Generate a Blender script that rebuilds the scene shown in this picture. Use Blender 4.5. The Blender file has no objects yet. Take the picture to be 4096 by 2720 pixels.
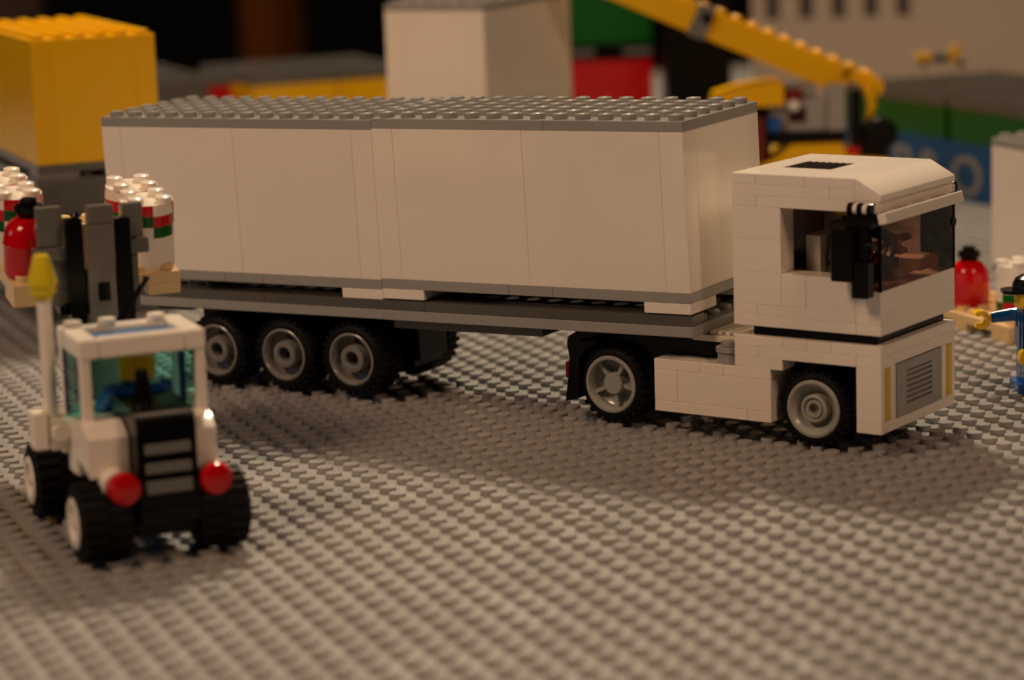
import bpy, bmesh, math, random
from mathutils import Matrix, Vector
S = 0.008                      # one stud pitch = 8 mm; every length below is in stud pitches
random.seed(4)
PI = math.pi
sc = bpy.context.scene
COL = sc.collection

# ------------------------------------------------------------------ camera
R = ((0.3770719633, 0.9255936420, -0.0330627329), (0.1606981180, -0.1005387739, -0.9818696807), (-0.9121364204, 0.3649224093, -0.1866515092))
CAM = Vector((86.593458, -32.667131, 22.348788))
cam = bpy.data.cameras.new('camera')
cam.lens = 10548.94 / 4096 * 36; cam.sensor_width = 36; cam.clip_start = 0.01; cam.clip_end = 60
cam.dof.use_dof = True; cam.dof.focus_distance = 100.5 * S; cam.dof.aperture_fstop = 10.0
co = bpy.data.objects.new('camera', cam); COL.objects.link(co)
m = Matrix(((R[0][0], -R[1][0], -R[2][0]), (R[0][1], -R[1][1], -R[2][1]), (R[0][2], -R[1][2], -R[2][2]))).to_4x4()
m.translation = CAM * S
co.matrix_world = m
sc.camera = co

# ------------------------------------------------------------------ world, lamps, exposure
w = bpy.data.worlds.new('World'); sc.world = w; w.use_nodes = True
bg = w.node_tree.nodes['Background']; bg.inputs[0].default_value = (1, .66, .42, 1); bg.inputs[1].default_value = 0.0015
def lamp(name, pos, size, power, col, target=(0, 3, 3)):
    l = bpy.data.lights.new(name, 'AREA'); l.shape = 'DISK'; l.size = size; l.energy = power; l.color = col
    o = bpy.data.objects.new(name, l); COL.objects.link(o); o.location = pos
    d = Vector(target) * S - Vector(pos); o.rotation_euler = d.to_track_quat('-Z', 'Y').to_euler()
    return o
lamp('ceiling_lamp_behind', (-0.90, 0.38, 1.16), 0.21, 23.5, (1, .79, .54))
lamp('ceiling_lamp_front', (0.28, -1.02, 1.16), 0.42, 9.4, (1, .635, .39))
lamp('warm_bounce_fill', (0.98, 0.30, 0.98), 0.30, 3.8, (1, .62, .40))  # added soft fill from camera right, stands in for warm bounced light
lamp('window_glow', (-0.6, -1.6, 0.55), 0.35, 1.2, (.45, .62, 1.0), target=(0, -15, 0))
sc.view_settings.view_transform = 'Standard'; sc.view_settings.look = 'None'
sc.view_settings.exposure = 0.0; sc.view_settings.gamma = 1.0
sc.cycles.use_denoising = True
sc.cycles.max_bounces = 8; sc.cycles.transparent_max_bounces = 12; sc.cycles.caustics_refractive = False; sc.cycles.caustics_reflective = False

# ------------------------------------------------------------------ materials
def plastic(name, col, rough=.26, var=.05, trans=0, bump=.0, spec=.5, smudge=.18, ior=1.5):
    mt = bpy.data.materials.new(name); mt.use_nodes = True; nt = mt.node_tree; N = nt.nodes; L = nt.links
    p = N['Principled BSDF']
    p.inputs['Roughness'].default_value = rough; p.inputs['IOR'].default_value = ior
    p.inputs['Specular IOR Level'].default_value = spec
    tc = N.new('ShaderNodeTexCoord'); geo = N.new('ShaderNodeNewGeometry')
    # slight brick-to-brick tone difference and handling smudges
    ns = N.new('ShaderNodeTexNoise'); ns.inputs['Scale'].default_value = 55; ns.inputs['Detail'].default_value = 5; ns.inputs['Roughness'].default_value = .65
    L.new(tc.outputs['Object'], ns.inputs['Vector'])
    mr = N.new('ShaderNodeMapRange'); mr.inputs['From Min'].default_value = .35; mr.inputs['From Max'].default_value = .7
    mr.inputs['To Min'].default_value = max(.04, rough - smudge * .35); mr.inputs['To Max'].default_value = rough + smudge
    L.new(ns.outputs['Fac'], mr.inputs['Value']); L.new(mr.outputs['Result'], p.inputs['Roughness'])
    ns2 = N.new('ShaderNodeTexNoise'); ns2.inputs['Scale'].default_value = 22; ns2.inputs['Detail'].default_value = 3
    L.new(tc.outputs['Object'], ns2.inputs['Vector'])
    hsv = N.new('ShaderNodeHueSaturation'); hsv.inputs['Color'].default_value = (*col, 1)
    a = N.new('ShaderNodeMath'); a.operation = 'MULTIPLY_ADD'; a.inputs[1].default_value = var * 2; a.inputs[2].default_value = 1 - var * 1.5
    L.new(geo.outputs['Random Per Island'], a.inputs[0])
    b = N.new('ShaderNodeMath'); b.operation = 'MULTIPLY_ADD'; b.inputs[1].default_value = var; L.new(ns2.outputs['Fac'], b.inputs[0]); L.new(a.outputs[0], b.inputs[2])
    L.new(b.outputs[0], hsv.inputs['Value']); L.new(hsv.outputs['Color'], p.inputs['Base Color'])
    if trans: p.inputs['Transmission Weight'].default_value = trans
    else:
        p.inputs['Subsurface Weight'].default_value = 0.0
    if bump:
        n3 = N.new('ShaderNodeTexNoise'); n3.inputs['Scale'].default_value = 900; L.new(tc.outputs['Object'], n3.inputs['Vector'])
        bp = N.new('ShaderNodeBump'); bp.inputs['Strength'].default_value = bump; bp.inputs['Distance'].default_value = .0002
        L.new(n3.outputs['Fac'], bp.inputs['Height']); L.new(bp.outputs['Normal'], p.inputs['Normal'])
    return mt
M = dict(
    white=plastic('white_plastic', (.84, .775, .69), .15, .018, smudge=.06),
    wpanel=plastic('white_panel_plastic', (.84, .775, .69), .10, .015, smudge=.05),
    grey=plastic('light_grey_plastic', (.30, .295, .285), .17, .03, smudge=.1),
    base=plastic('baseplate_grey_plastic', (.335, .33, .33), .2, .0, smudge=.15),
    mgrey=plastic('mid_grey_plastic', (.14, .135, .125), .18, .03, smudge=.08),
    dgrey=plastic('dark_grey_plastic', (.085, .08, .072), .18, .04, smudge=.08),
    black=plastic('black_plastic', (.003, .003, .0035), .18, .03, smudge=.08, spec=.16),
    rubber=plastic('black_rubber', (.004, .004, .004), .6, .0, bump=.3, spec=.18),
    rim=plastic('grey_rim_plastic', (.34, .35, .32), .2, .02, smudge=.1),
    brown=plastic('dark_brown_plastic', (.13, .055, .025), .25, .0, spec=.2),
    shaded_rim=plastic('shaded_stone_grey_rim_plastic', (.20, .20, .185), .22, .02, smudge=.1),  # stone grey with the shade under the trailer deck put into the colour
    red=plastic('red_plastic', (.50, .003, .006), .1, .03, smudge=.05, spec=.4),
    yellow=plastic('yellow_plastic', (.80, .44, .0005), .22, .03, smudge=.1, spec=.3),
    skin=plastic('bright_yellow_plastic', (.86, .50, .01), .14, .02, smudge=.05),
    blue=plastic('blue_plastic', (.004, .075, .33), .14, .03, smudge=.05),
    mblue=plastic('medium_blue_plastic', (.006, .09, .31), .14, .03, smudge=.05),
    dblue=plastic('container_blue_plastic', (.001, .065, .22), .14, .03, spec=.25, smudge=.05),
    green=plastic('green_plastic', (.001, .095, .010), .14, .04, spec=.25, smudge=.05),
    tan=plastic('tan_plastic', (.74, .54, .28), .18, .04, smudge=.1),
    chrome=plastic('chrome_plastic', (.9, .85, .8), .05, .0, smudge=.02, spec=1),
    wood=plastic('dark_stained_wood', (.42, .14, .03), .5, .0, spec=.1),
    table=plastic('black_tabletop', (.02, .018, .016), .6, .0),
    wall=plastic('dark_brown_wall_paint', (.30, .22, .17), .9, .0, spec=.1),
    floor=plastic('dark_floor', (.05, .035, .025), .6, .0),
    dred=plastic('dark_red_plastic', (.16, .02, .006), .2, .0, spec=.3),
    faded=plastic('faded_white_lettering', (.24, .235, .235), .4, .0, spec=.1),
    board=plastic('off_white_board', (.54, .46, .39), .5, .0, smudge=.1, spec=.2),
)
def glassy(name, col, rough=.03, refl=.55):
    mt = bpy.data.materials.new(name); mt.use_nodes = True; N = mt.node_tree.nodes; L = mt.node_tree.links
    for n in list(N):
        if n.type == 'BSDF_PRINCIPLED': N.remove(n)
    out = [n for n in N if n.type == 'OUTPUT_MATERIAL'][0]
    t = N.new('ShaderNodeBsdfTransparent'); t.inputs[0].default_value = (*col, 1)
    g = N.new('ShaderNodeBsdfGlossy'); g.inputs['Roughness'].default_value = rough; g.inputs['Color'].default_value = (.9, .9, .9, 1)
    f = N.new('ShaderNodeFresnel'); f.inputs['IOR'].default_value = 1.5
    mx = N.new('ShaderNodeMixShader'); gb = N.new('ShaderNodeNewGeometry'); mt_ = N.new('ShaderNodeMath'); mt_.operation = 'MULTIPLY'; iv = N.new('ShaderNodeMath'); iv.operation = 'SUBTRACT'; iv.inputs[0].default_value = 1; iv.inputs[0].default_value = refl; L.new(gb.outputs['Backfacing'], iv.inputs[1]); iv.use_clamp = True; L.new(iv.outputs[0], mt_.inputs[0]); L.new(f.outputs[0], mt_.inputs[1]); L.new(mt_.outputs[0], mx.inputs[0]); L.new(t.outputs[0], mx.inputs[1]); L.new(g.outputs[0], mx.inputs[2]); L.new(mx.outputs[0], out.inputs['Surface'])
    return mt
M['smoke'] = glassy('smoked_brown_clear_plastic', (.60, .42, .34))
M['teal'] = glassy('teal_clear_plastic', (.50, .88, .83))
M['tblue'] = glassy('blue_clear_plastic', (.02, .22, .50))
M['tyellow'] = plastic('clear_yellow_plastic', (1, .78, .03), .12, .02, trans=.3)
M['tamber'] = plastic('clear_amber_plastic', (.85, .56, .02), .12, .02, trans=.2)
M['tred'] = plastic('clear_red_plastic', (.22, .004, .008), .12, .02, trans=.3)
M['hatch'] = plastic('deep_blue_clear_plastic', (.0, .17, .45), .1, .02, trans=.25)

# ------------------------------------------------------------------ mesh helpers (units: studs)
class MB:
    def __init__(s, off=(0, 0, 0)):
        s.bm = bmesh.new(); s.off = Vector(off); s.xf = None
    def v(s, x, y, z):
        p = Vector((x, y, z))
        if s.xf: p = s.xf @ p
        return s.bm.verts.new((p - s.off) * S)
    def f(s, vs, mi=0):
        try: fc = s.bm.faces.new(vs)
        except ValueError: return
        fc.material_index = mi
    def box(s, x0, x1, y0, y1, z0, z1, mi=0, c=.018, gap=.004):
        x0 += gap; x1 -= gap; y0 += gap; y1 -= gap
        c = min(c, (x1 - x0) * .3, (y1 - y0) * .3, (z1 - z0) * .3)
        lo = (x0, y0, z0); hi = (x1, y1, z1); V = {}
        for k in range(8):
            sg = [(k >> a) & 1 for a in range(3)]
            for a in range(3):          # vertex on the face of axis a, inset on the other two
                p = []
                for b in range(3):
                    e = hi[b] if sg[b] else lo[b]
                    if b != a: e += -c if sg[b] else c
                    p.append(e)
                V[k, a] = s.v(*p)
        for a in range(3):
            b, d = [t for t in range(3) if t != a]
            for sgn in (0, 1):
                ks = []
                for (u, w_) in ((0, 0), (1, 0), (1, 1), (0, 1)):
                    k = sgn << a | u << b | w_ << d; ks.append(V[k, a])
                s.f(ks, mi)
            for u in (0, 1):
                for w_ in (0, 1):       # edge along a
                    k0 = u << b | w_ << d; k1 = k0 | 1 << a
                    s.f([V[k0, b], V[k1, b], V[k1, d], V[k0, d]], mi)
        for k in range(8): s.f([V[k, 0], V[k, 1], V[k, 2]], mi)
        return s
    def lathe(s, prof, c=(0, 0, 0), ax='z', n=24, mi=0, close=False):
        """prof: list of (radius, height along axis)"""
        def P(r, h, t):
            a, b = r * math.cos(t), r * math.sin(t)
            if ax == 'z': return (c[0] + a, c[1] + b, c[2] + h)
            if ax == 'y': return (c[0] + a, c[1] + h, c[2] + b)
            return (c[0] + h, c[1] + a, c[2] + b)
        rings = []
        for r, h in prof:
            if r < 1e-6: rings.append([s.v(*P(0, h, 0))])
            else: rings.append([s.v(*P(r, h, 2 * PI * i / n)) for i in range(n)])
        R_ = list(zip(rings, rings[1:])) + ([(rings[-1], rings[0])] if close else [])
        for A, B in R_:
            for i in range(n):
                j = (i + 1) % n
                if len(A) == 1 and len(B) == 1: continue
                if len(A) == 1: s.f([A[0], B[i], B[j]], mi)
                elif len(B) == 1: s.f([A[i], A[j], B[0]], mi)
                else: s.f([A[i], A[j], B[j], B[i]], mi)
        return s
    def cyl(s, c, r, h, ax='z', n=24, mi=0, ch=.02):
        ch = min(ch, r * .3, abs(h) * .3)
        return s.lathe([(0, 0), (r - ch, 0), (r, ch), (r, h - ch), (r - ch, h), (0, h)], c, ax, n, mi)
    def stud(s, x, y, z, n=16, mi=0):
        r, h = .3, .21
        c = .025
        return s.lathe([(r, 0), (r, h - .025), (r - .025, h), (.2, h), (.17, h + .014), (.08, h + .024), (0, h + .024)] if n >= 16 else [(r, 0), (r, h - c), (r - c, h), (0, h)], (x, y, z), 'z', n, mi)
    def prism(s, poly, a0, a1, ax='y', mi=0):
        """poly in the plane perpendicular to ax: (x,z) for y, (y,z) for x, (x,y) for z"""
        def P(p, a):
            if ax == 'y': return (p[0], a, p[1])
            if ax == 'x': return (a, p[0], p[1])
            return (p[0], p[1], a)
        A = [s.v(*P(p, a0)) for p in poly]; B = [s.v(*P(p, a1)) for p in poly]
        s.f(A, mi); s.f(B[::-1], mi)
        for i in range(len(poly)):
            j = (i + 1) % len(poly); s.f([A[i], A[j], B[j], B[i]], mi)
        return s
    def tube(s, pts, rad, n=10, mi=0):
        pts = [Vector(p) for p in pts]
        rad = rad if isinstance(rad, (list, tuple)) else [rad] * len(pts)
        rings = []
        for i, p in enumerate(pts):
            d = (pts[min(i + 1, len(pts) - 1)] - pts[max(i - 1, 0)]).normalized()
            u = d.orthogonal().normalized() if i == 0 else (u - d * u.dot(d)).normalized()
            w_ = d.cross(u)
            rings.append([s.v(*(p + (u * math.cos(2 * PI * k / n) + w_ * math.sin(2 * PI * k / n)) * rad[i])) for k in range(n)])
        for A, B in zip(rings, rings[1:]):
            for i in range(n): s.f([A[i], A[(i + 1) % n], B[(i + 1) % n], B[i]], mi)
        s.f(rings[0][::-1], mi); s.f(rings[-1], mi)
        return s
    def obar(s, c, ax, size, mi=0):
        """box of size (len along ax, w, t) centred at c; ax: direction vector, w stays horizontal"""
        d = Vector(ax).normalized(); h = Vector((0, 0, 1)).cross(d).normalized(); t = d.cross(h)
        a, b, e = [k / 2 for k in size]; c = Vector(c); V = []
        for i in (-1, 1):
            for j in (-1, 1):
                for k in (-1, 1): V.append(s.v(*(c + d * a * i + h * b * j + t * e * k)))
        for q in ((0, 1, 3, 2), (4, 6, 7, 5), (0, 4, 5, 1), (2, 3, 7, 6), (0, 2, 6, 4), (1, 5, 7, 3)): s.f([V[i] for i in q], mi)
        return s
    def build(s, name, mats, parent=None):
        bm = s.bm
        bmesh.ops.recalc_face_normals(bm, faces=bm.faces)
        for f in bm.faces: f.smooth = True
        for e in bm.edges:
            if len(e.link_faces) == 2 and e.calc_face_angle(0) > math.radians(32): e.smooth = False
        me = bpy.data.meshes.new(name); bm.to_mesh(me); bm.free()
        if not isinstance(mats, (list, tuple)): mats = [mats]
        for k in mats: me.materials.append(M[k])
        o = bpy.data.objects.new(name, me); COL.objects.link(o)
        if parent: o.parent = parent
        return o
def tag(o, label=None, cat=None, group=None, kind=None):
    if label: o['label'] = label
    if cat: o['category'] = cat
    if group: o['group'] = group
    if kind: o['kind'] = kind
    return o
def thing(name, label, cat, loc=(0, 0, 0), rot=0, group=None, mat=None):
    o = bpy.data.objects.new(name, None); COL.objects.link(o); o.empty_display_size = .01
    if mat is not None: o.matrix_world = mat
    else: o.location = Vector(loc) * S; o.rotation_euler = (0, 0, rot)
    return tag(o, label, cat, group)
def kids(o): return [c for c in bpy.data.objects if c.parent == o]
def dup(o, loc=None, rot=None, label=None, group=None, parent=None):
    c = o.copy(); COL.objects.link(c)
    if parent: c.parent = parent
    for ch in kids(o): dup(ch, parent=c)
    if loc is not None: c.location = Vector(loc) * S
    if rot is not None: c.rotation_euler = (0, 0, rot)
    if label: c['label'] = label
    if group: c['group'] = group
    return c

# ------------------------------------------------------------------ ground: studded baseplates on a table, room beyond
g = MB()
c_ = .03
g.box(0, 48, 0, 48, -.2, 0, c=.06, gap=.05)
for i in range(48):
    for j in range(48): g.stud(i + .5, j + .5, -.001, 15)
plate = g.build('ground', 'base'); tag(plate, kind='structure')
first = True
for i, x in enumerate((-140, -92, -44, 4)):
    for y in ((-47, 1, 49) if i < 3 else (-63, -15, 33)) if False else (-47, 1, 49):
        yy = y
        o = plate if first else plate.copy()
        if not first: COL.objects.link(o)
        first = False
        o.location = Vector((x, yy, 0)) * S
t = thing('table', 'black table under the grey studded plates', 'table', (-45, 25, -94))
MB().box(-105, 105, -85, 80, 88, 93.5, c=.3).build('tabletop', 'table', t)
for sx in (-95, 95):
    for sy in (-75, 70): MB().box(sx - 4, sx + 4, sy - 4, sy + 4, 0, 88, c=.3).build('leg', 'table', t)
o = MB().box(-600, 300, -400, 500, -96, -94.02, c=.1).build('floor', 'floor'); tag(o, kind='structure')
wv = MB(); wv.xf = Matrix.Translation((-385, 40, 0)) @ Matrix.Rotation(math.radians(-22), 4, 'Z')
wv.box(-4, 0, -120, 27, -94, 140, c=.2)
tag(wv.build('wall', 'wall'), kind='structure')
t = thing('cupboard', 'tall dark brown wooden cupboard standing in the dark behind the table', 'cupboard', (-301, 85, -94), math.radians(-22 + 58))
MB().box(-6.2, 0, 0, 7.4, 0, 200, c=.1).build('carcass', 'wood', t)
MB().box(.02, .5, .6, 6.8, 4, 196, c=.1).build('door', 'wood', t)

# ------------------------------------------------------------------ containers
def container(name, label, loc, rot=0, L=14, W=6, col='wpanel', lid='grey', base='grey', feet='white', H=6.0, studs=True, seams=(1, 7, 13), bseams=(6, 8), group=None, mat=None, off=(0, 0, 0), cat='toy container', n=12):
    t = thing(name, label, cat, loc, rot, group, mat)
    b = MB(off); xs = [0, *bseams, L]
    for a, c in zip(xs, xs[1:]): b.box(a, c, 0, W, 0, .4)
    b.build('base_plate', base, t)
    b = MB(off); xs = [0, *[s_ for s_ in seams if s_ < L], L]
    for a, c in zip(xs, xs[1:]):
        b.box(a, c, 0, 1, .4, .4 + H, gap=.003); b.box(a, c, W - 1, W, .4, .4 + H, gap=.003)
    for x0 in (0, L - 1): b.box(x0, x0 + 1, 1, W - 1, .4, .4 + H, gap=.003)
    b.build('wall', col, t)
    b = MB(off); mid = L / 2 if L < 12 else 8
    b.box(0, mid, 0, W, .4 + H, .8 + H, gap=.002); b.box(mid, L, 0, W, .4 + H, .8 + H, gap=.002)
    if studs:
        for i in range(int(L)):
            for j in range(int(W)): b.stud(i + .5, j + .5, .799 + H, n)
    b.build('lid', lid, t)
    if feet:
        for x in (0, L - 2):
            for y in (0, W - 2): MB(off).box(x, x + 2, y, y + 2, -.4, 0).build('foot', feet, t)
    return t
A = Matrix(((0.8163459240656991, -0.5775539748145883, -0.0032769554757138206), (0.5772092542666477, 0.8160310376696067, -0.030377991191080526), (0.020219026936534955, 0.022907460263740513, 0.9995331106141532)))
T0 = Vector((-22.94235353659592, -6.988557217115933, 4.584512812415075))
def trailer_mat(off):
    mm = A.to_4x4(); mm.translation = (A @ Vector(off) + T0) * S
    return mm
container('shipping_container', 'rear white container on the trailer, partly behind the white drums', None, mat=trailer_mat((7, 3, -.4)), off=(7, 3, -.4),
          group='white containers on the trailer', n=16)
cc = container('shipping_container', 'front white container on the trailer, next to the white cab', None, mat=trailer_mat((14, 3, -.34)), off=(0, 3, -.4),
          group='white containers on the trailer', n=16)

# ------------------------------------------------------------------ wheels
def tyre(mb, c, r, w_, rin, n=36, side=1, tread=.07, mi=0):
    """tyre along y, near face at c.y, reaching +w_*side"""
    h = w_ * side
    prof = [(rin, .02 * side), (rin + .06, 0), (r - .22, .0), (r - .1, .06 * side), (r, .22 * side), (r, h - .22 * side), (r - .1, h - .06 * side), (r - .22, h), (rin, h)]
    mb.lathe(prof, c, 'y', n, mi, close=True)
    if tread:
        k = 26
        for i in range(k):
            for row in (0, 1):
                a = 2 * PI * (i + .5 * row) / k
                y0 = .05 if row == 0 else w_ * .52; y1 = w_ * .48 if row == 0 else w_ - .05
                mm = Matrix.Translation((c[0], c[1], c[2])) @ Matrix.Rotation(a, 4, 'Y')
                old = mb.xf; mb.xf = (old @ mm) if old else mm
                ya, yb = sorted((y0 * side, y1 * side))
                mb.box(-.09, .09, ya, yb, r - .08, r + tread - .02, mi, c=.015, gap=0)
                mb.xf = old
def dish_rim(mb, c, r, side=1, mi=0):
    prof = [(r, .25 * side), (r, .0), (r - .04, -.03 * side), (r - .1, -.03 * side), (r - .14, .02 * side), (r - .2, .42 * side), (r * .55, .5 * side), (r * .52, .18 * side), (r * .49, .02 * side), (r * .42, .0), (r * .31, .0), (r * .27, .05 * side), (r * .26, .8 * side), (0, .8 * side)]
    mb.lathe(prof, c, 'y', 36, mi)
    mb.lathe([(r, .25 * side), (r, 1.2 * side), (0, 1.2 * side)], c, 'y', 36, mi)
def holes(mb, c, r, k, y, rr, ph=0, side=1, mi=0):
    for i in range(k):
        a = 2 * PI * i / k + ph
        mb.cyl((c[0] + r * math.cos(a), c[1] + y, c[2] + r * math.sin(a)), rr, .02 * side if side > 0 else -.02, 'y', 12, mi, ch=0)

# ------------------------------------------------------------------ semi-trailer
off = (14, 3, -4.45)
tr = thing('semi_trailer', 'long flat grey toy trailer carrying the two white containers', 'toy trailer', mat=trailer_mat(off))
b = MB(off); b.box(1, 14, 0, 6, -1.2, -.8); b.box(14, 28.05, -.04, 6.04, -1.2, -.8)
for x in range(1, 28):
    for y in range(1, 5): b.stud(x + .5, y + .5, -.801, 12)
b.build('deck', 'grey', tr)
b = MB(off)
for y in (0, 5):
    for a, c in ((1, 8), (8, 16), (16, 22), (22, 28)): b.box(a, c, y, y + 1, -.795, -.405)
b.build('side_rail', 'dgrey', tr)
b = MB(off); b.box(3, 14.2, 2, 4, -3.3, -1.2); b.box(1.2, 3, 1.2, 4.8, -1.6, -1.2); b.box(13.2, 13.9, 2, 4, -3.6, -1.2)
for x in (5.1, 8.65, 12.1): b.cyl((x, .9, -2.98), .25, 4.2, 'y', 12)
b.build('underframe', 'black', tr)
b = MB(off); b.box(14.2, 21.2, .35, 5.65, -1.6, -1.205); b.box(13.3, 14.15, 2.1, 3.9, -3.2, -2.2)
b.build('underplate', 'dgrey', tr)
for x in (5.1, 8.65, 12.1):
    for y, sd in ((.12, 1), (5.88, -1)):
        c = (x, y, -2.98)
        wb = MB(off); tyre(wb, c, 1.46, 1.75, 1.1, side=sd); wo = wb.build('wheel', 'rubber', tr)
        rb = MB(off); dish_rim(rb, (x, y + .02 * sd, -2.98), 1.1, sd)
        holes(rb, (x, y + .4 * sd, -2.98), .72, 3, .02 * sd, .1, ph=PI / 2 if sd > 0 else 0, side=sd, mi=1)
        rb.build('rim', ['shaded_rim', 'black'], wo)

# ------------------------------------------------------------------ tractor unit
s0 = Vector((6.264807741, 13.5435142517, 0.9985066533)); yaw = 0.575861652716871
def tmat(off):
    mm = Matrix.Rotation(yaw, 4, 'Z'); mm.translation = (Matrix.Rotation(yaw, 3, 'Z') @ Vector(off) + s0) * S
    return mm
off = (-6, 3, -.8)
tk = thing('truck_cab', 'white toy truck cab with black mirrors and grey front grille, coupled to the trailer', 'toy truck', mat=tmat(off))
b = MB(off)
b.box(-13.7, -6, 1, 5, 1.7, 2.62); b.box(-14, -.6, 1.9, 4.1, .9, 1.7); b.box(-9, -1, 1.55, 4.45, 1.7, 2.35); b.box(-6, -1.05, 1.9, 4.1, .25, .9)
b.build('chassis', 'black', tk)
# side boxes between the axles, one on each flank
for fl in (0, 1):
    b = MB(off)
    Y = lambda a, c: (a, c) if not fl else (6 - c, 6 - a)
    y0, y1 = Y(0, 2)
    b.box(-9.5, -5.5, y0, y1, 0, .395); b.box(-5.5, -4.5, y0, y1, 0, .395)
    b.box(-9.5, -8.5, y0, y1, .4, 1.595); b.box(-8.5, -4.5, y0, y1, .4, 1.595)
    for a, c in ((-9.5, -7.5), (-7.5, -6.5), (-6.5, -4.5)): b.box(a, c, y0, y1, 1.6, 2.0)
    b.build('side_box', 'white', tk)
b = MB(off); b.box(-8.9, -8.1, 1.2, 1.9, 2.0, 2.4); b.build('bracket', 'dgrey', tk)
# grey round filler cap stack
b = MB(off); b.cyl((-6.52, .52, 2.0), .44, .42); b.cyl((-6.52, .52, 2.42), .5, .2); b.cyl((-6.52, .52, 2.62), .31, .2)
b.build('filler_cap', 'grey', tk)
# ribbed white tiles behind the cab
b = MB(off)
for x in (-8.4, -7.4, -6.4):
    b.box(x, x + 1, 1, 5, 2.62, 2.86)
    for k in range(3): b.box(x + .04 + k * .33, x + .24 + k * .33, 1.1, 4.9, 2.86, 3.02, c=.03, gap=0)
b.build('ribbed_tile', 'white', tk)
# white lower body
b = MB(off)
for fl in (0, 1):
    Y = lambda a, c: (a, c) if not fl else (6 - c, 6 - a)
    y0, y1 = Y(0, 1)
    for a, c in ((-6, -4), (-4, -3), (-3, -2), (-2, 0)): b.box(a, c, y0, y1, 2.8, 3.2)
    for a, c in ((-6, -5), (-5, -1), (-1, 0)): b.box(a, c, y0, y1, 2.4, 2.797)
    b.box(-6, -4, y0, y1, 2.0, 2.397)
    b.box(-1, 0, y0, y1, .4, 2.397); b.box(-1, 0, y0, y1, 0, .397)
b.box(-6, 0, 1, 5, 2.8, 3.2); b.box(-1, 0, 1, 5, 2.4, 2.797); b.box(-1, 0, 1, 5, 0, .397)
b.box(-1, -.1, 1, 5, .4, 2.397)
b.build('lower_body', 'white', tk)
# front face: grille plate and lamp strips, let into the white front
for y0 in (.27, 5.25):
    b = MB(off); b.box(-.1, .035, y0, y0 + .46, .42, 2.38, c=.03)
    for k in range(5): b.box(.03, .05, y0 + .06, y0 + .40, .5 + k * .38, .8 + k * .38, c=.01)
    b.build('indicator_lamp', 'tamber', tk)
for y0, y1 in ((1.0, 1.16), (4.84, 5.0)): MB(off).box(-.1, .0, y0, y1, .4, 2.39).build('front_trim', 'white', tk)
b = MB(off)
b.box(-.1, .05, 1.17, 1.96, .42, 2.38); b.box(-.1, .05, 3.98, 4.83, .42, 2.38)
b.box(-.1, .05, 1.96, 3.98, 2.02, 2.38, gap=-.004); b.box(-.1, .05, 1.96, 3.98, .42, .8, gap=-.004); b.box(-.1, -.03, 1.9, 4.0, .75, 2.05)
for k in range(6): b.box(-.03, .045, 1.96, 3.98, .87 + k * .2, .985 + k * .2, gap=-.004, c=.02)
b.build('grille', 'grey', tk)
b = MB(off); b.box(-5.35, -.3, .3, 5.7, 3.2, 3.58); b.build('cab_mount', 'black', tk)
# cab shell
Z = 3.58
b = MB(off)
for fl in (0, 1):
    y0, y1 = (0, 1) if not fl else (5, 6)
    def row(x0, x1, z0, z1): b.box(x0, x1, y0, y1, Z + z0, Z + z1 - .003)
    row(-6, -1, 0, .4); row(-1, 0, 0, .4)
    row(-6, -5, .4, .8); row(-5, -1, .4, .8); row(-1, 0, .4, .8)
    row(-6, -4, .8, 2.0); row(-4, -3, .8, 2.0); row(-3, -1, .8, 2.0); row(-1, 0, .8, 1.6)
    row(-6, -4, 2.0, 3.2); row(-6, -4, 3.2, 4.4)
    row(-6, -5, 4.4, 4.8); row(-5, -1, 4.4, 4.8)
    row(-6, -2, 4.8, 5.2); row(-2, -1, 4.8, 5.2)
b.box(-6, -5, 1, 5, Z, Z + 5.2); b.box(-1, 0, 1, 5, Z, Z + 1.6); b.box(-5, -1, 1, 5, Z, Z + .4)
for fl in (0, 1):
    y0, y1 = (0, 2) if not fl else (4, 6)
b.box(-1, -.06, 0, 6, Z + 4.4, Z + 4.8)
b.build('cab_shell', 'white', tk)
b = MB(off)
for x0, x1 in ((-6, -5), (-5, -3), (-3, -1)):
    for y0, y1 in ((0, 2), (2, 4), (4, 6)):
        if (x0, y0) == (-5, 2): continue
        b.box(x0, x1, y0, y1, Z + 5.2, Z + 5.6)
for y0, y1 in ((0, 2), (2, 4), (4, 6)):     # sloped front of the roof
    e = .006
    b.prism([(-1 + e, Z + 5.6), (-.97, Z + 5.6), (0, Z + 5.06), (.02, Z + 5.03), (.02, Z + 4.82), (-1 + e, Z + 4.82)], y0 + e, y1 - e, 'y')
b.build('roof', 'white', tk)
b = MB(off); b.box(-5, -3, 2, 4, Z + 5.2, Z + 5.44)
for k in range(7): b.box(-4.95 + k * .28, -4.80 + k * .28, 2.05, 3.95, Z + 5.44, Z + 5.59, gap=0)
b.build('roof_vent', 'black', tk)
# visor bar over the windscreen
b = MB(off)
b.xf = Matrix.Translation((.28, 0, Z + 4.28)) @ Matrix.Rotation(math.radians(-14), 4, 'Y')
b.box(-.17, .17, -.42, 5.85, -.2, .2, c=.03)
b.xf = None
for y in (.6, 2.2, 3.6, 5.2): b.box(-.2, .3, y, y + .3, Z + 4.2, Z + 4.46)
b.build('sun_visor', 'white', tk)
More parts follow.
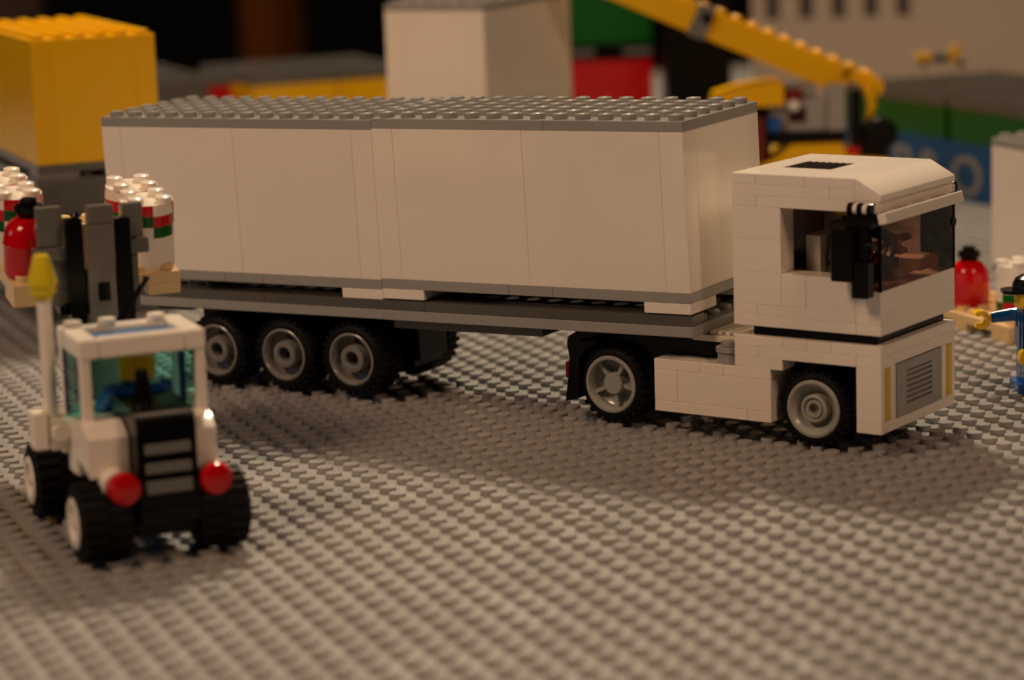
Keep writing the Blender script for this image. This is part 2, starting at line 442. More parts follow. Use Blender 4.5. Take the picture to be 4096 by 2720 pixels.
# smoked windscreen
b = MB(off)
b.box(-.07, .0, .04, 5.96, Z + 1.6, Z + 4.4, c=.02, gap=0)
b.box(-1.0, -.07, .03, .10, Z + 1.6, Z + 4.4, c=.02, gap=0); b.box(-1.0, -.07, 5.90, 5.97, Z + 1.6, Z + 4.4, c=.02, gap=0)
b.build('windscreen', 'smoke', tk)
for y in (.0, 5.9): MB(off).box(-.1, .03, y, y + .1, Z + 1.58, Z + 4.38, gap=0).build('windscreen_post', 'black', tk)
MB(off).box(-.95, -.1, .02, .14, Z + 4.2, Z + 4.39, gap=0).build('windscreen_bar', 'black', tk)
# mirrors
for fl in (0, 1):
    def Y(a, c): return (a, c) if not fl else (6 - c * .3, 6 - a * .3)
    b = MB(off)
    b.box(-1.5, -.62, *Y(-.95, -.45), 5.62, 7.5, c=.05)
    b.box(-.74, -.08, *Y(-.85, -.3), 5.05, 6.35, c=.05); b.box(-.9, -.25, *Y(-.6, -.2), 6.2, 7.7, c=.05)
    b.box(-1.02, .0, *Y(-.7, .0), 7.5, 7.96, c=.04)
    for x in (-1.04, -.66, -.26): b.lathe([(0, 0), (.25, 0), (.25, .19), (0, .19)], (x, -.3 if not fl else 6.18, 8.14), 'x', 16); b.box(x, x + .19, *Y(-.5, -.05), 7.7, 8.1)
    b.lathe([(0, 0), (.17, 0), (.17, .3), (0, .3)], (-.25, (-.55 if not fl else 5.9), 6.9), 'x', 16)
    mo = b.build('mirror', 'black', tk)
    b = MB(off)
    for x in (-.84, -.46): b.lathe([(0, 0), (.22, 0), (.22, .17), (0, .17)], (x, -.28 if not fl else 6.15, 8.14), 'x', 16); b.box(x, x + .17, *Y(-.34, 0.02), 7.97, 8.28, c=.02)
    b.box(-.2, -.02, *Y(-.3, .02), 8.0, 8.3, c=.03)
    b.build('hinge', 'white', mo)
b = MB(off); b.box(-5.0, -4.9, 1.0, 5.0, Z + .45, Z + 4.9); b.box(-4.9, -3.95, 1.0, 5.0, Z + .42, Z + 2.0); b.build('cab_lining', 'brown', tk)
# seat and steering wheel inside the cab
b = MB(off); b.box(-3.9, -2.0, 1.6, 4.4, Z + .4, Z + 1.5); b.box(-3.9, -3.3, 1.7, 4.3, Z + 1.5, Z + 3.2); b.build('seat', 'white', tk)
b = MB(off); b.xf = Matrix.Translation((-1.15, 2.3, Z + 2.35)) @ Matrix.Rotation(math.radians(-60), 4, 'Y') @ Matrix.Scale(1.35, 4)
b.lathe([(.62, -.07), (.74, 0), (.62, .07), (.52, 0)], (0, 0, 0), 'z', 24, close=True); b.lathe([(0, 0), (.2, .02), (.2, -.4), (0, -.4)], (0, 0, 0), 'z', 12)
b.box(-.55, .55, -.07, .07, -.04, .03); b.xf = None; b.box(-1.3, -.9, 1.8, 2.4, Z + 1.6, Z + 2.2)
b.build('steering_wheel', 'dgrey', tk)
# front wheels (shallow cone hub) and rear wheels (five spokes)
for y, sd in ((.3, 1), (5.7, -1)):
    c = (-2.9, y, .62)
    b = MB(off); tyre(b, c, 1.38, 1.6, 1.05, side=sd); wo = b.build('wheel', 'rubber', tk)
    b = MB(off)
    r = 1.08
    b.lathe([(r, .4 * sd), (r, -.02 * sd), (r - .05, -.07 * sd), (r - .13, -.07 * sd), (r - .3, .1 * sd), (r - .36, .3 * sd), (.55, .42 * sd), (.53, .05 * sd), (.47, .0), (.42, .0), (.40, .09 * sd), (.34, .1 * sd), (.32, .02 * sd), (.22, .02 * sd), (.2, .3 * sd), (0, .3 * sd)], c, 'y', 36)
    b.lathe([(r, .4 * sd), (r, 1.2 * sd), (0, 1.2 * sd)], c, 'y', 36)
    b.build('rim', 'rim', wo)
    c = (-11.65, y, .74)
    b = MB(off); tyre(b, c, 1.46, 1.6, 1.08, side=sd); wo = b.build('wheel', 'rubber', tk)
    b = MB(off); r = 1.12
    b.lathe([(r, .4 * sd), (r, -.02 * sd), (r - .04, -.06 * sd), (r - .13, -.06 * sd), (r - .16, .0), (r - .2, .45 * sd), (r - .34, .55 * sd), (.62, .58 * sd), (.6, .62 * sd), (0, .62 * sd)], c, 'y', 36)
    b.lathe([(0, .12 * sd), (.38, .12 * sd), (.42, .16 * sd), (.44, .9 * sd)], c, 'y', 30)
    b.lathe([(0, .10 * sd), (.07, .10 * sd), (.08, .14 * sd)], c, 'y', 14)
    for k in range(5):
        a = 2 * PI * k / 5 + .5
        mm = Matrix.Translation(c) @ Matrix.Rotation(a, 4, 'Y'); b.xf = mm
        ya, yb = sorted((.22 * sd, .9 * sd)); b.box(-.08, .08, ya, yb, .38, .95, gap=0); b.xf = None
    b.lathe([(r, .4 * sd), (r, 1.2 * sd), (0, 1.2 * sd)], c, 'y', 36)
    b.build('rim', 'rim', wo)
# rear mudguards with red tail lamps
for fl in (0, 1):
    def Y(a, c): return (a, c) if not fl else (6 - c, 6 - a)
    b = MB(off)
    y0, y1 = Y(.15, 1.9)
    b.prism([(-13.25, 2.62), (-13.45, 2.5), (-13.52, 2.2), (-13.42, 1.7), (-13.5, .9), (-13.66, -.08), (-13.05, .1), (-13.0, .9), (-12.95, 1.7), (-12.6, 2.1), (-12.2, 2.3), (-12.2, 2.16 + .3), (-12.75, 2.34), (-12.9, 2.45), (-12.1, 2.62), (-12.0, 2.75), (-13.1, 2.7)], y0, y1, 'y')
    mo = b.build('mudguard', 'black', tk)
    y0, y1 = Y(.3, 1.0)
    b = MB(off); b.box(-13.76, -13.5, y0, y1, .8, 1.45, c=.05); b.build('tail_lamp', 'tred', mo)

# ------------------------------------------------------------------ toy figures
def figure(label, loc, rot, top='blue', legs='blue', hat='black', sit=False, armang=(35, 20), hatk='cap', name='toy_figure'):
    """faces -y in its own frame; feet at z=0 (seat at z=0 when sitting)"""
    t = thing(name, label, 'toy figure', loc, rot)
    hz = 1.3 if not sit else 0.35
    # legs
    for sx in (-1, 1):
        b = MB()
        x0, x1 = sorted((sx * .04, sx * .93))
        if not sit:
            b.prism([(-.48, 0), (.42, 0), (.42, .28), (.4, 1.3), (.2, 1.45), (-.2, 1.45), (-.36, 1.25), (-.36, .32), (-.62, .3), (-.62, .02)][::-1], x0, x1, 'x')
        else:
            b.prism([(.45, 0), (.45, .55), (.2, .72), (-1.5, .72), (-1.5, -.2), (-1.22, -.2), (-1.2, 0)], x0, x1, 'x')
        b.build('leg', legs, t)
    b = MB(); b.box(-.97, .97, -.35, .35, hz - .02, hz + .35, c=.05); b.build('hips', legs, t)
    z = hz + .36
    b = MB()
    bt, tp, h = .97, .74, 1.5
    V0 = [b.v(x * bt, y * .46, z) for x, y in ((-1, -1), (1, -1), (1, 1), (-1, 1))]
    V1 = [b.v(x * tp, y * .44, z + h) for x, y in ((-1, -1), (1, -1), (1, 1), (-1, 1))]
    b.f(V0); b.f(V1)
    for i in range(4): b.f([V0[i], V0[(i + 1) % 4], V1[(i + 1) % 4], V1[i]])
    bmesh.ops.bevel(b.bm, geom=list(b.bm.edges), offset=.05 * S, segments=2, affect='EDGES')
    b.lathe([(.28, 0), (.28, .16)], (0, 0, z + h), 'z', 14)
    torso = b.build('torso', top, t)
    b = MB()     # dungaree bib and straps
    b.box(-.45, .45, -.50, -.44, z + .05, z + .9, c=.01)
    for x in (-.42, .3): b.box(x, x + .12, -.49, -.43, z + .9, z + 1.42, c=.01)
    b.build('bib', 'dblue', torso)
    zh = z + h + .12
    b = MB()
    b.lathe([(0, 0), (.42, 0), (.55, .04), (.62, .14), (.62, .86), (.55, .98), (.4, 1.02), (0, 1.02)], (0, 0, zh), 'z', 28)
    hd = b.build('head', 'skin', t)
    b = MB()
    for x in (-.2, .2): b.lathe([(0, -.02), (.07, 0)], (x, -.6, zh + .6), 'y', 10)
    b.tube([(-.22, -.585, zh + .36), (-.1, -.615, zh + .30), (.1, -.615, zh + .30), (.22, -.585, zh + .36)], .022, 6)
    b.build('face', 'black', hd)
    if hatk:
        b = MB()
        b.lathe([(.70, .66), (.71, .78), (.68, 1.0), (.58, 1.2), (.35, 1.34), (0, 1.38)], (0, 0, zh), 'z', 28)
        b.lathe([(.70, .66), (.64, .66), (.64, 1.0), (0, 1.05)], (0, 0, zh), 'z', 28)
        if hatk == 'cap': b.prism([(-.6, -.3), (.6, -.3), (.55, -.85), (.3, -1.12), (-.3, -1.12), (-.55, -.85)], zh + .64, zh + .78, 'z')
        b.build('cap', hat, hd)
    for sx, ang in ((-1, armang[0]), (1, armang[1])):
        a = math.radians(ang)
        sh = Vector((sx * .82, 0, z + h - .3))
        el = sh + Vector((sx * .22, -.15 - .35 * math.sin(a), -.55 * math.cos(a) + .1 * math.sin(a)))
        wr = el + Vector((sx * .05, -.65 * math.sin(a) - .22, -.42 * math.cos(a) - .02))
        b = MB(); b.tube([sh + Vector((-sx * .1, 0, .22)), sh + Vector((sx * .05, 0, .1)), (sh + el) / 2, el, (el + wr) / 2, wr], [.2, .3, .29, .28, .25, .22], 12)
        ar = b.build('arm', top, t)
        d = (wr - el).normalized()
        b = MB(); b.tube([wr - d * .08, wr + d * .16], [.15, .15], 10)
        # C-shaped gripping hand, opening forwards
        n = 9; c0 = wr + d * .42; side = Vector((sx * .12, 0, 0)); up = d.cross(Vector((1, 0, 0))).normalized(); wd = .3
        inn, out = [], []
        for i in range(n + 1):
            th = math.radians(50 + 260 * i / n)
            q_ = d * math.cos(th) + up * math.sin(th)
            inn.append(c0 + q_ * .19); out.append(c0 + q_ * .38)
        ex = Vector((1, 0, 0))
        rows = [[b.v(*(p + ex * k)) for p in P_] for P_ in (inn, out) for k in (-wd, wd)]
        for i in range(n):
            for (r0, r1) in ((0, 1), (1, 3), (3, 2), (2, 0)): b.f([rows[r0][i], rows[r0][i + 1], rows[r1][i + 1], rows[r1][i]])
        for i in (0, n): b.f([rows[0][i], rows[1][i], rows[3][i], rows[2][i]])
        b.build('hand', 'skin', ar)
    return t
# driver inside the truck cab (sits on the white seat)
p = Matrix.Rotation(yaw, 3, 'Z') @ Vector((-2.75, 3.0, Z + 1.5)) + s0
figure('driver in dark clothes seated behind the smoked windscreen of the white cab', p, yaw + PI / 2, top='dgrey', legs='dgrey', hat='black', sit=True, armang=(50, 50), hatk='hair')
figure('worker in blue overalls and black cap reaching out beside the pallet', (-.9, 24.4, .2), math.radians(-112 + 90), top='mblue', legs='blue', armang=(78, -10))

# ------------------------------------------------------------------ pallets, drums and barrels
def pallet(label, loc, rot=0, studs=()):
    t = thing('pallet', label, 'pallet', loc, rot, 'tan pallets')
    b = MB((4, 3, 0)); b.box(0, 8, 0, 6, .4, .8)
    for i in range(8):
        for j in range(6): b.stud(i + .5, j + .5, .799, 14)
    b.build('deck', 'tan', t)
    for x in (0, 3.5, 6.6):
        for y in (0, 2.5, 4.8): MB((4, 3, 0)).box(x, x + (1.4 if x != 3.5 else 1), y, y + (1.2 if y != 2.5 else 1), 0, .4).build('foot', 'tan', t)
    return t
def drum(label, loc, rot=0, flip=False, first=[]):
    t = thing('oil_drum', label, 'drum', loc, rot, 'white drums with red and green bands')
    b = MB(); n = 40; zs = [i * .2 for i in range(13)]
    rings = []
    for z in zs:
        r = .985
        if z in (0, zs[-1]): r = .95
        rings.append([b.v(r * math.cos(2 * PI * i / n), r * math.sin(2 * PI * i / n), z) for i in range(n)])
    def colr(i, k):
        ang = (i / n * 4) % 1; up = 2 if ang > .5 else 0      # stepped band
        if flip: kk = 11 - k
        else: kk = k
        base = 6 + up // 1
        if base + 2 <= kk < base + 4: return 1 if not flip else 1
        if base <= kk < base + 2: return 2
        return 0
    for k in range(12):
        for i in range(n): b.f([rings[k][i], rings[k][(i + 1) % n], rings[k + 1][(i + 1) % n], rings[k + 1][i]], colr(i, k))
    b.f(rings[0]); b.f(rings[-1])
    o = b.build('shell', ['white', 'red', 'green'], t)
    b = MB()
    for x in (-.5, .5):
        for y in (-.5, .5): b.stud(x, y, 2.398, 18)
    b.build('lid', 'white', t)
    return t
def barrel(label, loc, rot=0):
    t = thing('gas_barrel', label, 'barrel', loc, rot, 'red barrels with black caps')
    b = MB()
    b.lathe([(0, 0), (.80, 0), (.90, .08), (.93, .2), (.93, 1.15), (.95, 1.2), (.93, 1.25), (.90, 1.5), (.82, 1.75), (.66, 1.98), (.45, 2.1), (.3, 2.14), (0, 2.14)], (0, 0, 0), 'z', 40)
    b.build('shell', 'red', t)
    b = MB()
    b.lathe([(0, 2.12), (.36, 2.12), (.42, 2.2), (.52, 2.34), (.52, 2.5), (.46, 2.56), (.3, 2.58), (.3, 2.74), (.27, 2.77), (0, 2.77)], (0, 0, 0), 'z', 12)
    b.build('cap', 'black', t)
    return t
PZ = 6.86
zt = PZ + .8
# the mast leans back, so the forks and everything on them rise towards the far end
TILT = Matrix.Translation((-3.9, 0, PZ)) @ Matrix.Rotation(math.radians(8.2), 4, 'Y') @ Matrix.Translation((3.9, 0, -PZ))
TILT_M = Matrix.Translation(Vector((-3.9, 0, PZ)) * S) @ Matrix.Rotation(math.radians(8.2), 4, 'Y') @ Matrix.Translation(Vector((3.9, 0, -PZ)) * S)
raised = [
    pallet('tan pallet raised on the forks of the white forklift', (-7.9, -12.1, PZ)),
    barrel('red barrel with black cap on the raised pallet beside the yellow beacon', (-5.1, -14.2, zt)),
    drum('white banded drum on the near right corner of the raised pallet', (-5.1, -10.0, zt), 0),
    drum('white banded drum behind the near right one on the raised pallet', (-7.12, -10.0, zt), PI / 2),
    drum('white banded drum behind the red barrel on the raised pallet', (-7.35, -14.2, zt), 0),
    drum('white banded drum at the far left corner of the raised pallet', (-9.5, -14.25, zt), PI / 2)]
for o in raised: o.matrix_world = TILT_M @ Matrix.LocRotScale(o.location, o.rotation_euler, None)
pallet('tan pallet on the grey studded ground behind the truck cab', (-13.6, 32.0, 0.05), 0)
barrel('red barrel with black cap on the ground pallet behind the truck cab', (-14.9, 30.3, .85))
barrel('red barrel mostly hidden behind the drums on the ground pallet', (-12.3, 34.0, .85))
drum('white banded drum near the front corner of the ground pallet', (-11.3, 30.6, .85), .2, flip=True)
drum('white banded drum behind the front one on the ground pallet', (-11.1, 32.75, .85), .6, flip=True)

# ------------------------------------------------------------------ forklift (faces -x, seen from behind)
off = (3, -12.8, 0)
fk = thing('forklift', 'white toy forklift with black engine hood, seen from behind', 'toy forklift', off)
def fbox(name, mats, boxes, parent=fk, c=.03):
    b = MB(off)
    for q_ in boxes: b.box(*q_, c=c)
    return b.build(name, mats, parent)
fbox('chassis', 'black', [(-2.2, 6.6, -13.75, -11.85, .9, 1.75), (-1.6, -.2, -14, -11.6, 1.1, 1.6), (4.8, 6, -14, -11.6, 1.2, 1.7)])
b = MB(off)
b.prism([(3.9, 1.75), (7.0, 1.5), (7.02, 4.55), (6.8, 4.95), (6.2, 5.05), (3.9, 5.05)], -13.65, -11.72, 'y')
b.box(6.0, 7.06, -13.7, -11.68, 1.35, 1.9, c=.05)
hood = b.build('engine_hood', 'black', fk)
for z0, z1 in ((2.36, 2.78), (3.02, 3.36), (3.64, 3.98)): fbox('hood_stripe', 'mgrey', [(6.98, 7.08, -13.42, -11.92, z0, z1)], hood, .02)
b = MB(off)
for y0, y1 in ((-15.0, -13.7), (-11.68, -10.8)):
    b.prism([(3.4, 4.15), (4.0, 4.5), (5.4, 4.5), (6.05, 4.1), (6.05, 2.85), (5.7, 3.0), (3.4, 3.35)], y0, y1, 'y')
b.box(.9, 5.0, -14.9, -10.75, 3.5, 4.3, c=.04); b.box(-1.5, .9, -14.7, -10.9, 2.6, 3.6, c=.04); b.box(3.0, 4.1, -15.0, -10.95, 2.5, 3.5, c=.1)
b.build('body', 'white', fk)
for y in (-14.12, -11.14):
    b = MB(off); b.cyl((5.9, y - (.12 if y < -12 else -.12), 2.62), .5, .75, 'x', 24); h_ = b.build('lamp_holder', 'white', fk)
    b = MB(off); b.lathe([(0, 0), (.5, 0), (.53, .05), (.53, .4), (.46, .52), (.2, .58), (0, .6)], (6.66, y, 2.62), 'x', 28); b.build('tail_lamp', 'red', h_)
b = MB(off)
for y in (-14.87, -11.1):
    b.box(4.7, 5.08, y, y + .36, 4.3, 6.55, c=.05); b.box(2.0, 2.35, y, y + .36, 3.6, 6.55, c=.05)
b.box(1.95, 5.12, -14.9, -14.2, 6.5, 7.15, c=.06); b.box(1.95, 5.12, -11.4, -10.72, 6.5, 7.15, c=.06)
b.box(4.55, 5.12, -14.2, -11.4, 6.5, 7.15, c=.06); b.box(1.95, 2.7, -14.2, -11.4, 6.5, 7.1, c=.06)
for y in (-14.45, -13.3, -11.65): b.stud(2.4, y, 7.12)
b.build('cab_frame', 'white', fk)
fbox('roof_hatch', 'hatch', [(2.75, 4.5, -14.15, -11.45, 6.75, 6.95)])
fbox('side_window', 'teal', [(2.4, 4.65, -14.83, -14.75, 4.3, 6.5)]); fbox('side_window', 'teal', [(2.4, 4.65, -10.9, -10.82, 4.3, 6.5)])
for y in (-14.86, -10.94): fbox('window_edge', 'tblue', [(2.36, 2.55, y, y + .18, 4.3, 6.5)])
fbox('windscreen', 'teal', [(2.05, 2.12, -14.5, -11.1, 4.3, 6.5)])
fbox('seat', 'black', [(2.5, 3.9, -13.6, -11.9, 4.3, 4.45)])
b = MB(off); b.lathe([(0, 0), (.42, 0), (.42, .1), (.36, .5), (.2, 1.5), (.17, 1.55), (0, 1.55)], (5.2, -12.93, 4.5), 'z', 20); b.build('exhaust', 'black', fk)
b = MB(off); b.cyl((3.0, -15.46, 3.9), .235, 4.45, 'z', 20, mi=0); bp = b.build('beacon_pole', 'white', fk)
b = MB(off); b.lathe([(0, 0), (.3, 0), (.3, .15), (.42, .2), (.42, .42), (.48, .45), (.48, .62), (.25, 1.42), (.2, 1.46), (0, 1.46)], (3.0, -15.46, 8.25), 'z', 24); b.build('beacon', 'tyellow', bp)
b = MB(off); b.box(2.6, 3.4, -16.15, -15.65, 3.35, 4.6, c=.05); b.box(2.6, 3.4, -15.6, -14.9, 3.3, 4.35, c=.05)
b.cyl((3.45, -15.3, 3.9), .3, .2, 'x', 18); b.build('beacon_bracket', 'white', fk)
b = MB(off); b.box(3.9, 4.6, -11.1, -10.75, 4.3, 4.8, c=.1); b.cyl((4.2, -10.95, 4.8), .26, .2); b.tube([(4.6, -10.9, 4.5), (5.1, -10.9, 4.3), (5.2, -10.85, 3.9)], .17, 12)
b.build('side_lever', 'white', fk)
for x, wn in ((6.0, 0), (-.6, 1)):
    for y, sd in ((-15.6, 1), (-10.02, -1)):
        b = MB(off); c = (x, y, 1.47)
        b.lathe([(.8, .03 * sd), (.86, 0), (1.0, 0), (1.16, .12 * sd), (1.2, .35 * sd), (1.2, 1.45 * sd), (1.14, 1.65 * sd), (.95, 1.75 * sd), (.6, 1.75 * sd)], c, 'y', 36, close=True)
        for i in range(20):
            for row in (0, 1):
                a = 2 * PI * (i + .5 * row) / 20; b.xf = Matrix.Translation(c) @ Matrix.Rotation(a, 4, 'Y')
                ya, yb = sorted(((.1 if row == 0 else .9) * sd, (.85 if row == 0 else 1.62) * sd)); b.box(-.1, .1, ya, yb, 1.12, 1.29, gap=0); b.xf = None
        wo = b.build('wheel', 'rubber', fk)
        b = MB(off); b.lathe([(.84, .3 * sd), (.84, .0), (.8, -.04 * sd), (.6, -.04 * sd), (.5, .08 * sd), (.2, .08 * sd), (.18, -.02 * sd), (0, -.02 * sd)], c, 'y', 30); b.build('rim', 'white', wo)
# mast, carriage and forks
fbox('mast_column', 'mgrey', [(-2.9, -2.3, -12.74, -11.78, 2.0, 9.75), (-2.95, -2.4, -12.62, -11.72, 9.75, 10.4)])
fbox('mast_slot', 'black', [(-2.34, -2.27, -12.45, -12.02, 7.1, 7.75)])
fbox('mast_rail', 'black', [(-3.1, -2.5, -13.38, -12.8, 1.2, 10.0)]); fbox('mast_rail', 'black', [(-3.1, -2.5, -11.72, -11.12, 1.2, 9.9)])
fbox('crossbar', 'black', [(-3.2, -2.9, -13.5, -11.0, 3.0, 3.6), (-3.2, -2.9, -13.5, -11.0, 6.6, 7.0)])
fbox('carriage', 'mgrey', [(-3.6, -3.15, -14.25, -13.35, 9.0, 10.38), (-3.62, -3.0, -14.42, -13.25, 8.5, 8.98), (-3.6, -3.2, -13.95, -13.3, 6.9, 8.5),
                          (-3.6, -3.15, -11.25, -10.52, 9.1, 10.3), (-3.62, -3.0, -11.35, -10.38, 8.55, 9.05), (-3.6, -3.2, -11.3, -10.75, 6.6, 8.55), (-3.6, -3.2, -13.3, -11.25, 7.6, 8.1)])
b = MB(off); b.xf = TILT
for y in (-13.6, -11.5): b.prism([(-3.3, 7.6), (-3.3, 6.62), (-11.5, 6.68), (-11.5, 6.8), (-3.7, 6.84), (-3.7, 7.6)], y, y + .6, 'y')
b.build('fork', 'black', fk)
b = MB(off); b.lathe([(0, 0), (.13, 0), (.16, .1), (.1, .2), (0, .22)], (-2.7, -13.0, 10.0), 'z', 14); b.build('pulley', 'tblue', fk)
b = MB(off); b.tube([(-.2, -12.1, 6.5), (-.1, -12.0, 7.0), (0, -11.75, 7.5), (.05, -11.35, 8.05), (.05, -11.3, 8.2)], [.4, .22, .1, .09, .14], 12); b.build('control_lever', 'black', fk)
figure('forklift driver in blue seen from behind through the cab', (3.45, -12.65, 3.05), math.radians(-90), sit=True, armang=(45, 45), hatk=None, name='toy_figure')

# ------------------------------------------------------------------ containers in the background
G = 'containers stacked in the yard behind the truck'
container('shipping_container', 'dark grey container under the yellow container, left of the truck', (-36.9, -7.2, .4), PI, L=14, col='dgrey', lid='dgrey', base='dgrey', feet='grey', off=(0, 6, 0), group=G) 
o = container('shipping_container', 'yellow container with yellow studded top, stacked on the dark grey one', (-36.9, -7.1, 7.5), PI, L=14, col='yellow', lid='yellow', base='dgrey', feet='mgrey', H=5.5, off=(0, 6, 0), group=G, seams=(2, 6, 10), n=16)
wr = math.radians(43.76)
container('shipping_container', 'white container on the ground carrying the upper white one behind the truck', (-46.6, 19.6, .0), wr, L=6, W=12, H=6.0, feet=None, group=G, off=(6, 0, 0), seams=(1, 5), bseams=(), n=10)
container('shipping_container', 'white container with grey lid standing high beside the green and red containers', (-46.6, 19.6, 6.86), wr, L=6, W=12, H=6.0, feet=None, group=G, off=(6, 0, 0), seams=(1, 5), bseams=(), n=10)
rr = math.radians(69)
container('shipping_container', 'red container below the green one, right of the stacked white containers', (-81.6, 45.9, .45), rr, L=6, W=14, col='red', lid='black', feet='mgrey', off=(6, 0, 0), group=G, seams=(1, 5), bseams=(), n=10)
container('shipping_container', 'green container stacked on the red one behind the crane', (-81.6, 45.9, 7.65), rr, L=6, W=14, col='green', feet='mgrey', base='black', off=(6, 0, 0), group=G, seams=(1, 5), bseams=(), n=10)
container('shipping_container', 'low yellow container with grey lid, nearer the red crate', (-86, 18.1, .0), PI, L=14, col='yellow', lid='dgrey', off=(0, 6, 0), feet=None, group=G, n=10)
container('shipping_container', 'yellow container with grey lid beside the stacked white containers', (-86, 24.2, .0), PI, L=14, col='yellow', lid='dgrey', off=(0, 6, 0), feet=None, group=G, n=10)
container('shipping_container', 'grey container left of the red crate in the dim background', (-91, 10.2, .0), PI, L=14, col='dgrey', lid='dgrey', off=(0, 6, 0), feet=None, group=G, n=10)
container('crate', 'narrow red crate between the grey and the low yellow container', (-91.4, 16.3, .0), PI, L=6, W=1.7 if False else 2, col='red', lid='dgrey', off=(0, 2, 0), feet=None, H=5.7, seams=(), bseams=(), cat='crate', n=10)
container('shipping_container', 'white container with grey lid at the right edge behind the ground pallet', (-26.8, 39.0, .0), 0, L=14, off=(0, 0, 0), feet=None, group=G, n=14)
container('crate', 'tall black crate added to darken the gap between the red container and the crane', (-78.6, 50.6, 0), rr, L=4.6, W=4, col='black', lid='black', base='black', feet=None, H=10, seams=(), bseams=(), cat='crate', off=(4.6, 0, 0), studs=False)  # added block that hides the bright ground and keeps this gap dark
# blue container with white lettering, green containers on top of it
bc = container('shipping_container', 'blue container with big white letters under the green containers', (-64, 50.7, .0), 0, L=28, W=12, col='dblue', lid='dblue', base='dblue', feet=None, H=2.8, studs=False, group=G, seams=(14,), bseams=(14,))
def letters(txt, x, z, size, parent, y=-.03):
    cu = bpy.data.curves.new('lettering', 'FONT'); cu.body = txt; cu.size = size * S; cu.extrude = .02 * S; cu.offset = .05 * S
    to = bpy.data.objects.new('tmp', cu); COL.objects.link(to)
    bpy.context.view_layer.update()
    me = bpy.data.meshes.new_from_object(to.evaluated_get(bpy.context.evaluated_depsgraph_get()))
    bpy.data.objects.remove(to); me.materials.clear(); me.materials.append(M['white'])
    o = bpy.data.objects.new('lettering', me); COL.objects.link(o); o.parent = parent
    o.rotation_euler = (PI / 2, 0, 0); o.location = Vector((x, y, z)) * S
    return o
for ch, x in (('P', 7.3), ('&', 10.3), ('O', 14.1)):
    lo = letters(ch, x, .6, 3.3, bc); lo.data.materials[0] = M['faded']; lo.scale = (1.35, 1, 1)
for x0, x1, lb in ((-64.0, -50.55, 'left green container on top of the blue lettered one'), (-50.0, -36.5, 'right green container on top of the blue lettered one')):
    container('shipping_container', lb, (x0, 50.75, 3.62), 0, L=13.4, W=12, col='green', lid='dgrey', base='green', feet=None, H=1.6, group=G, seams=(1, 7, 12.4), bseams=(), n=8)

# ------------------------------------------------------------------ mobile crane behind the truck
off = (0, 0, 0)
ck = thing('mobile_crane', 'yellow toy crane with a long studded boom behind the white cab', 'toy crane', (-44.33, 37.57, 0), math.atan2(.9252, .3796))
def cbox(name, mats, boxes, parent=None, c=.03):
    b = MB()
    for q_ in boxes: b.box(*q_, c=c)
    return b.build(name, mats, parent or ck)
def clathe(name, mats, parent, *a):
    b = MB()
    b.lathe(*a); return b.build(name, mats, parent)
# boom: from pivot at right (4.3, z 8.3) up to the left beyond the frame
b = MB()
p0 = Vector((4.4, 1, 8.25)); p1 = Vector((-15, 1, 16.95)); d = (p1 - p0).normalized(); up = Vector((-d.z, 0, d.x)); up = up if up.z > 0 else -up
mm = Matrix((d, Vector((0, 1, 0)), up)).transposed().to_4x4(); mm.translation = p0; b.xf = mm
b.box(0, 2, 0, 2, -.55, .15); b.box(1.4, 10, 0, 2, -1.45, .15); b.box(10, 21, 0, 2, -1.45, .15); 
for i in range(21):
    for y in (.5, 1.5): b.stud(i + .5, y, .149)
boom = b.build('boom', 'yellow', ck)
b = MB(); b.xf = mm; b.box(9.9, 10.9, -.25, 2.25, -1.6, .3); b.build('boom_collar', 'mgrey', boom)
b = MB(); b.xf = mm; b.box(9.9, 10.5, -.45, -.3, -.6, -.1); b.build('collar_pin', 'black', boom)
b = MB(); b.xf = mm; b.lathe([(0, -.1), (.62, -.1), (.62, 2.1), (0, 2.1)], (.05, 0, -.35), 'y', 20); b.build('boom_pivot', 'yellow', boom)
cbox('mast_strut', 'grey', [(1.6, 2.6, .4, 1.6, 4.6, 8.2), (1.3, 2.9, .2, 1.8, 4.0, 4.8)])
cbox('hydraulic_ram', 'black', [(2.85, 3.5, .2, 1.6, 3.4, 7.9), (3.5, 4.5, .3, 1.5, 3.4, 6.0)])
b = MB(); b.tube([(3.9, .8, 8.0), (4.15, .8, 6.9), (3.9, .8, 6.2)], [.35, .3, .2], 12); b.build('hook_arm', 'yellow', ck)
b = MB(); b.prism([(-4.9, 7.1), (-4.7, 7.8), (-3.2, 8.25), (-.9, 8.5), (-.85, 7.15), (-2.5, 7.1)], .2, 3.2, 'y'); b.build('engine_cover', 'yellow', ck)
cbox('cab', 'grey', [(-.8, 1.4, .6, 3.2, 5.6, 7.4), (-2.0, -.8, .8, 3.0, 5.6, 7.05), (-.75, 1.0, 1.2, 3.0, 7.4, 8.2)])
cbox('cab_window', 'smoke', [(-.6, .4, .52, .6, 6.1, 7.0)])
cbox('warning_lamp', 'tred', [(-.85, .2, .5, 1.1, 7.35, 8.0)])
b = MB(); b.lathe([(0, -.42), (.16, -.38), (.3, -.22), (.34, 0), (.3, .12), (0, .2)], (-.3, .35, 7.1), 'y', 24); b.build('headlamp', 'chrome', ck)
cbox('machinery', 'black', [(-1.6, 2.6, .3, 3, 4.9, 5.6), (-4.6, -1.6, .8, 3, 4.0, 7.0), (-.4, 1.5, 2.2, 4, 5.6, 7.0)])
cbox('side_panel', 'dred', [(-2.4, -2.0, -.1, 2.8, 4.0, 6.5)]); cbox('side_panel', 'red', [(2.2, 3.3, -.2, .3, 3.6, 4.7)])
cbox('blue_tank', 'blue', [(-1.8, -1.1, -.05, .5, 5.7, 6.5)])
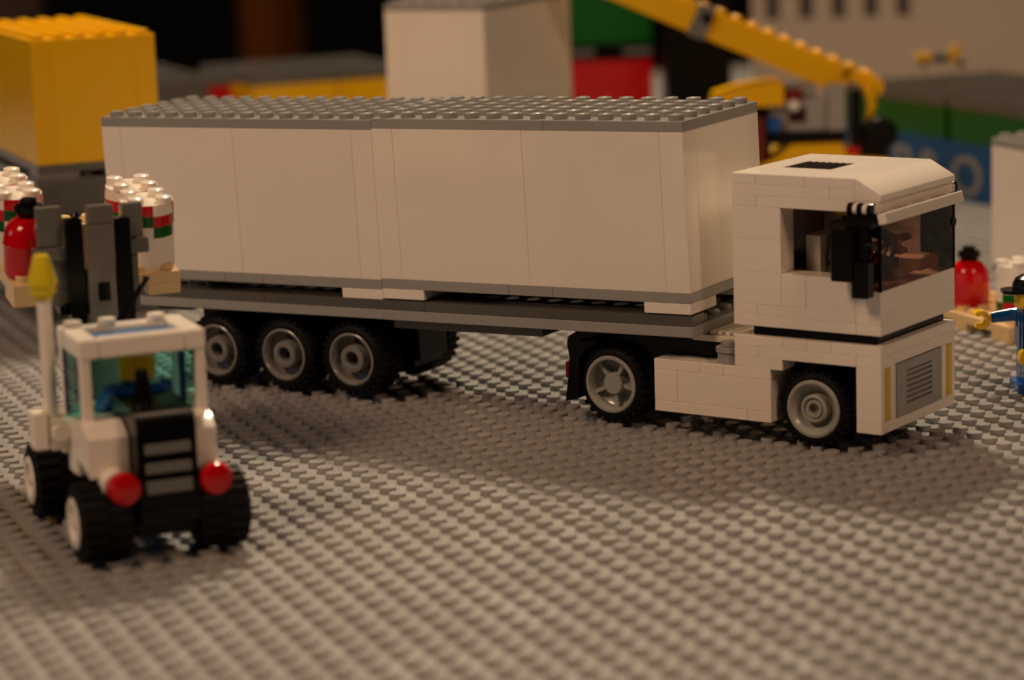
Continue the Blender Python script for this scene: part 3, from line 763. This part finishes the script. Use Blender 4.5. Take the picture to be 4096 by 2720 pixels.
b = MB(); b.prism([(-2.7, 2.4), (-2.4, 3.8), (-1.4, 4.2), (-.5, 4.95), (2.3, 4.95), (2.6, 4.2), (4.9, 4.0), (5.0, 2.4)], -.4, 4, 'y'); b.build('fender', 'yellow', ck)
cbox('chassis', 'dgrey', [(-5.2, 5.4, .2, 4.2, 1.2, 2.9), (-4.6, -2.7, .4, 4.0, 2.9, 4.1)])
for x in (-3.9, .2, 3.9):
    for y, sd in ((-.6, 1), (5.0, -1)):
        b = MB(); tyre(b, (x, y, 1.7), 1.48, 1.5, .9, side=sd, tread=0); wo = b.build('wheel', 'rubber', ck)
        b = MB(); dish_rim(b, (x, y, 1.7), .9, sd); b.build('rim', 'yellow', wo)
b = MB(); tyre(b, (4.45, -.5, 5.35), 1.0, 1.2, .5, tread=0); b.lathe([(0, .1), (.5, .1), (.5, .6), (0, .6)], (4.45, -.5, 5.35), 'y', 16); b.box(3.4, 5.0, .1, 1.3, 3.6, 5.2); b.build('cable_drum', 'black', ck)

# ------------------------------------------------------------------ pale building wall and a little digger behind
bw = thing('pale_building', 'large pale wall panel with a row of dark windows behind the crane', 'toy building', (-96.6, 61.6, 0), math.radians(67.8))
b = MB(); Zs = 8.6
ws = [1.0, 3.6, 6.1, 8.6, 11.1]
b.box(0, 46, 0, 1, 0, Zs - .7, gap=0); b.box(0, 46, 0, 1, Zs + 1.3, 26, gap=0)
xs = [0] + [v_ for w_ in ws for v_ in (w_, w_ + 1.1)] + [46]
for a, c in zip(xs[::2], xs[1::2]): b.box(a, c, 0, 1, Zs - .7, Zs + 1.3, gap=0, c=.01)
b.build('wall', 'board', bw)
for w_ in ws: MB().box(w_, w_ + 1.1, .35, .5, Zs - .7, Zs + 1.3).build('window', 'dgrey', bw)
MB().box(.2, 13.2, -.35, 0, Zs + 1.3, Zs + 1.7).build('ledge', 'board', bw)
dg = thing('toy_digger', 'small blurred yellow and grey digger on the green containers far behind', 'toy digger', (-55.5, 60.6, 6.45), math.radians(67.8))
dg.location = Vector((-66.0, 60.0, 6.45)) * S; dg.scale = (.85, .85, .85)
b = MB(); b.box(-2.2, -.9, -.4, .6, .5, 1.1); b.build('body', 'yellow', dg)
b = MB(); b.box(-.9, .4, -.4, .6, .35, 1.0); b.build('cab', 'dgrey', dg)
b = MB(); b.prism([(.4, .3), (.9, .25), (1.45, 1.4), (1.2, 1.7), (.6, 1.5)], -.3, .4, 'y'); b.build('bucket', 'yellow', dg)
b = MB(); b.cyl((1.4, -.3, .2), .3, .6, 'y', 14); b.cyl((-1.5, -.4, .25), .25, .9, 'y', 14); b.build('wheel', 'black', dg)
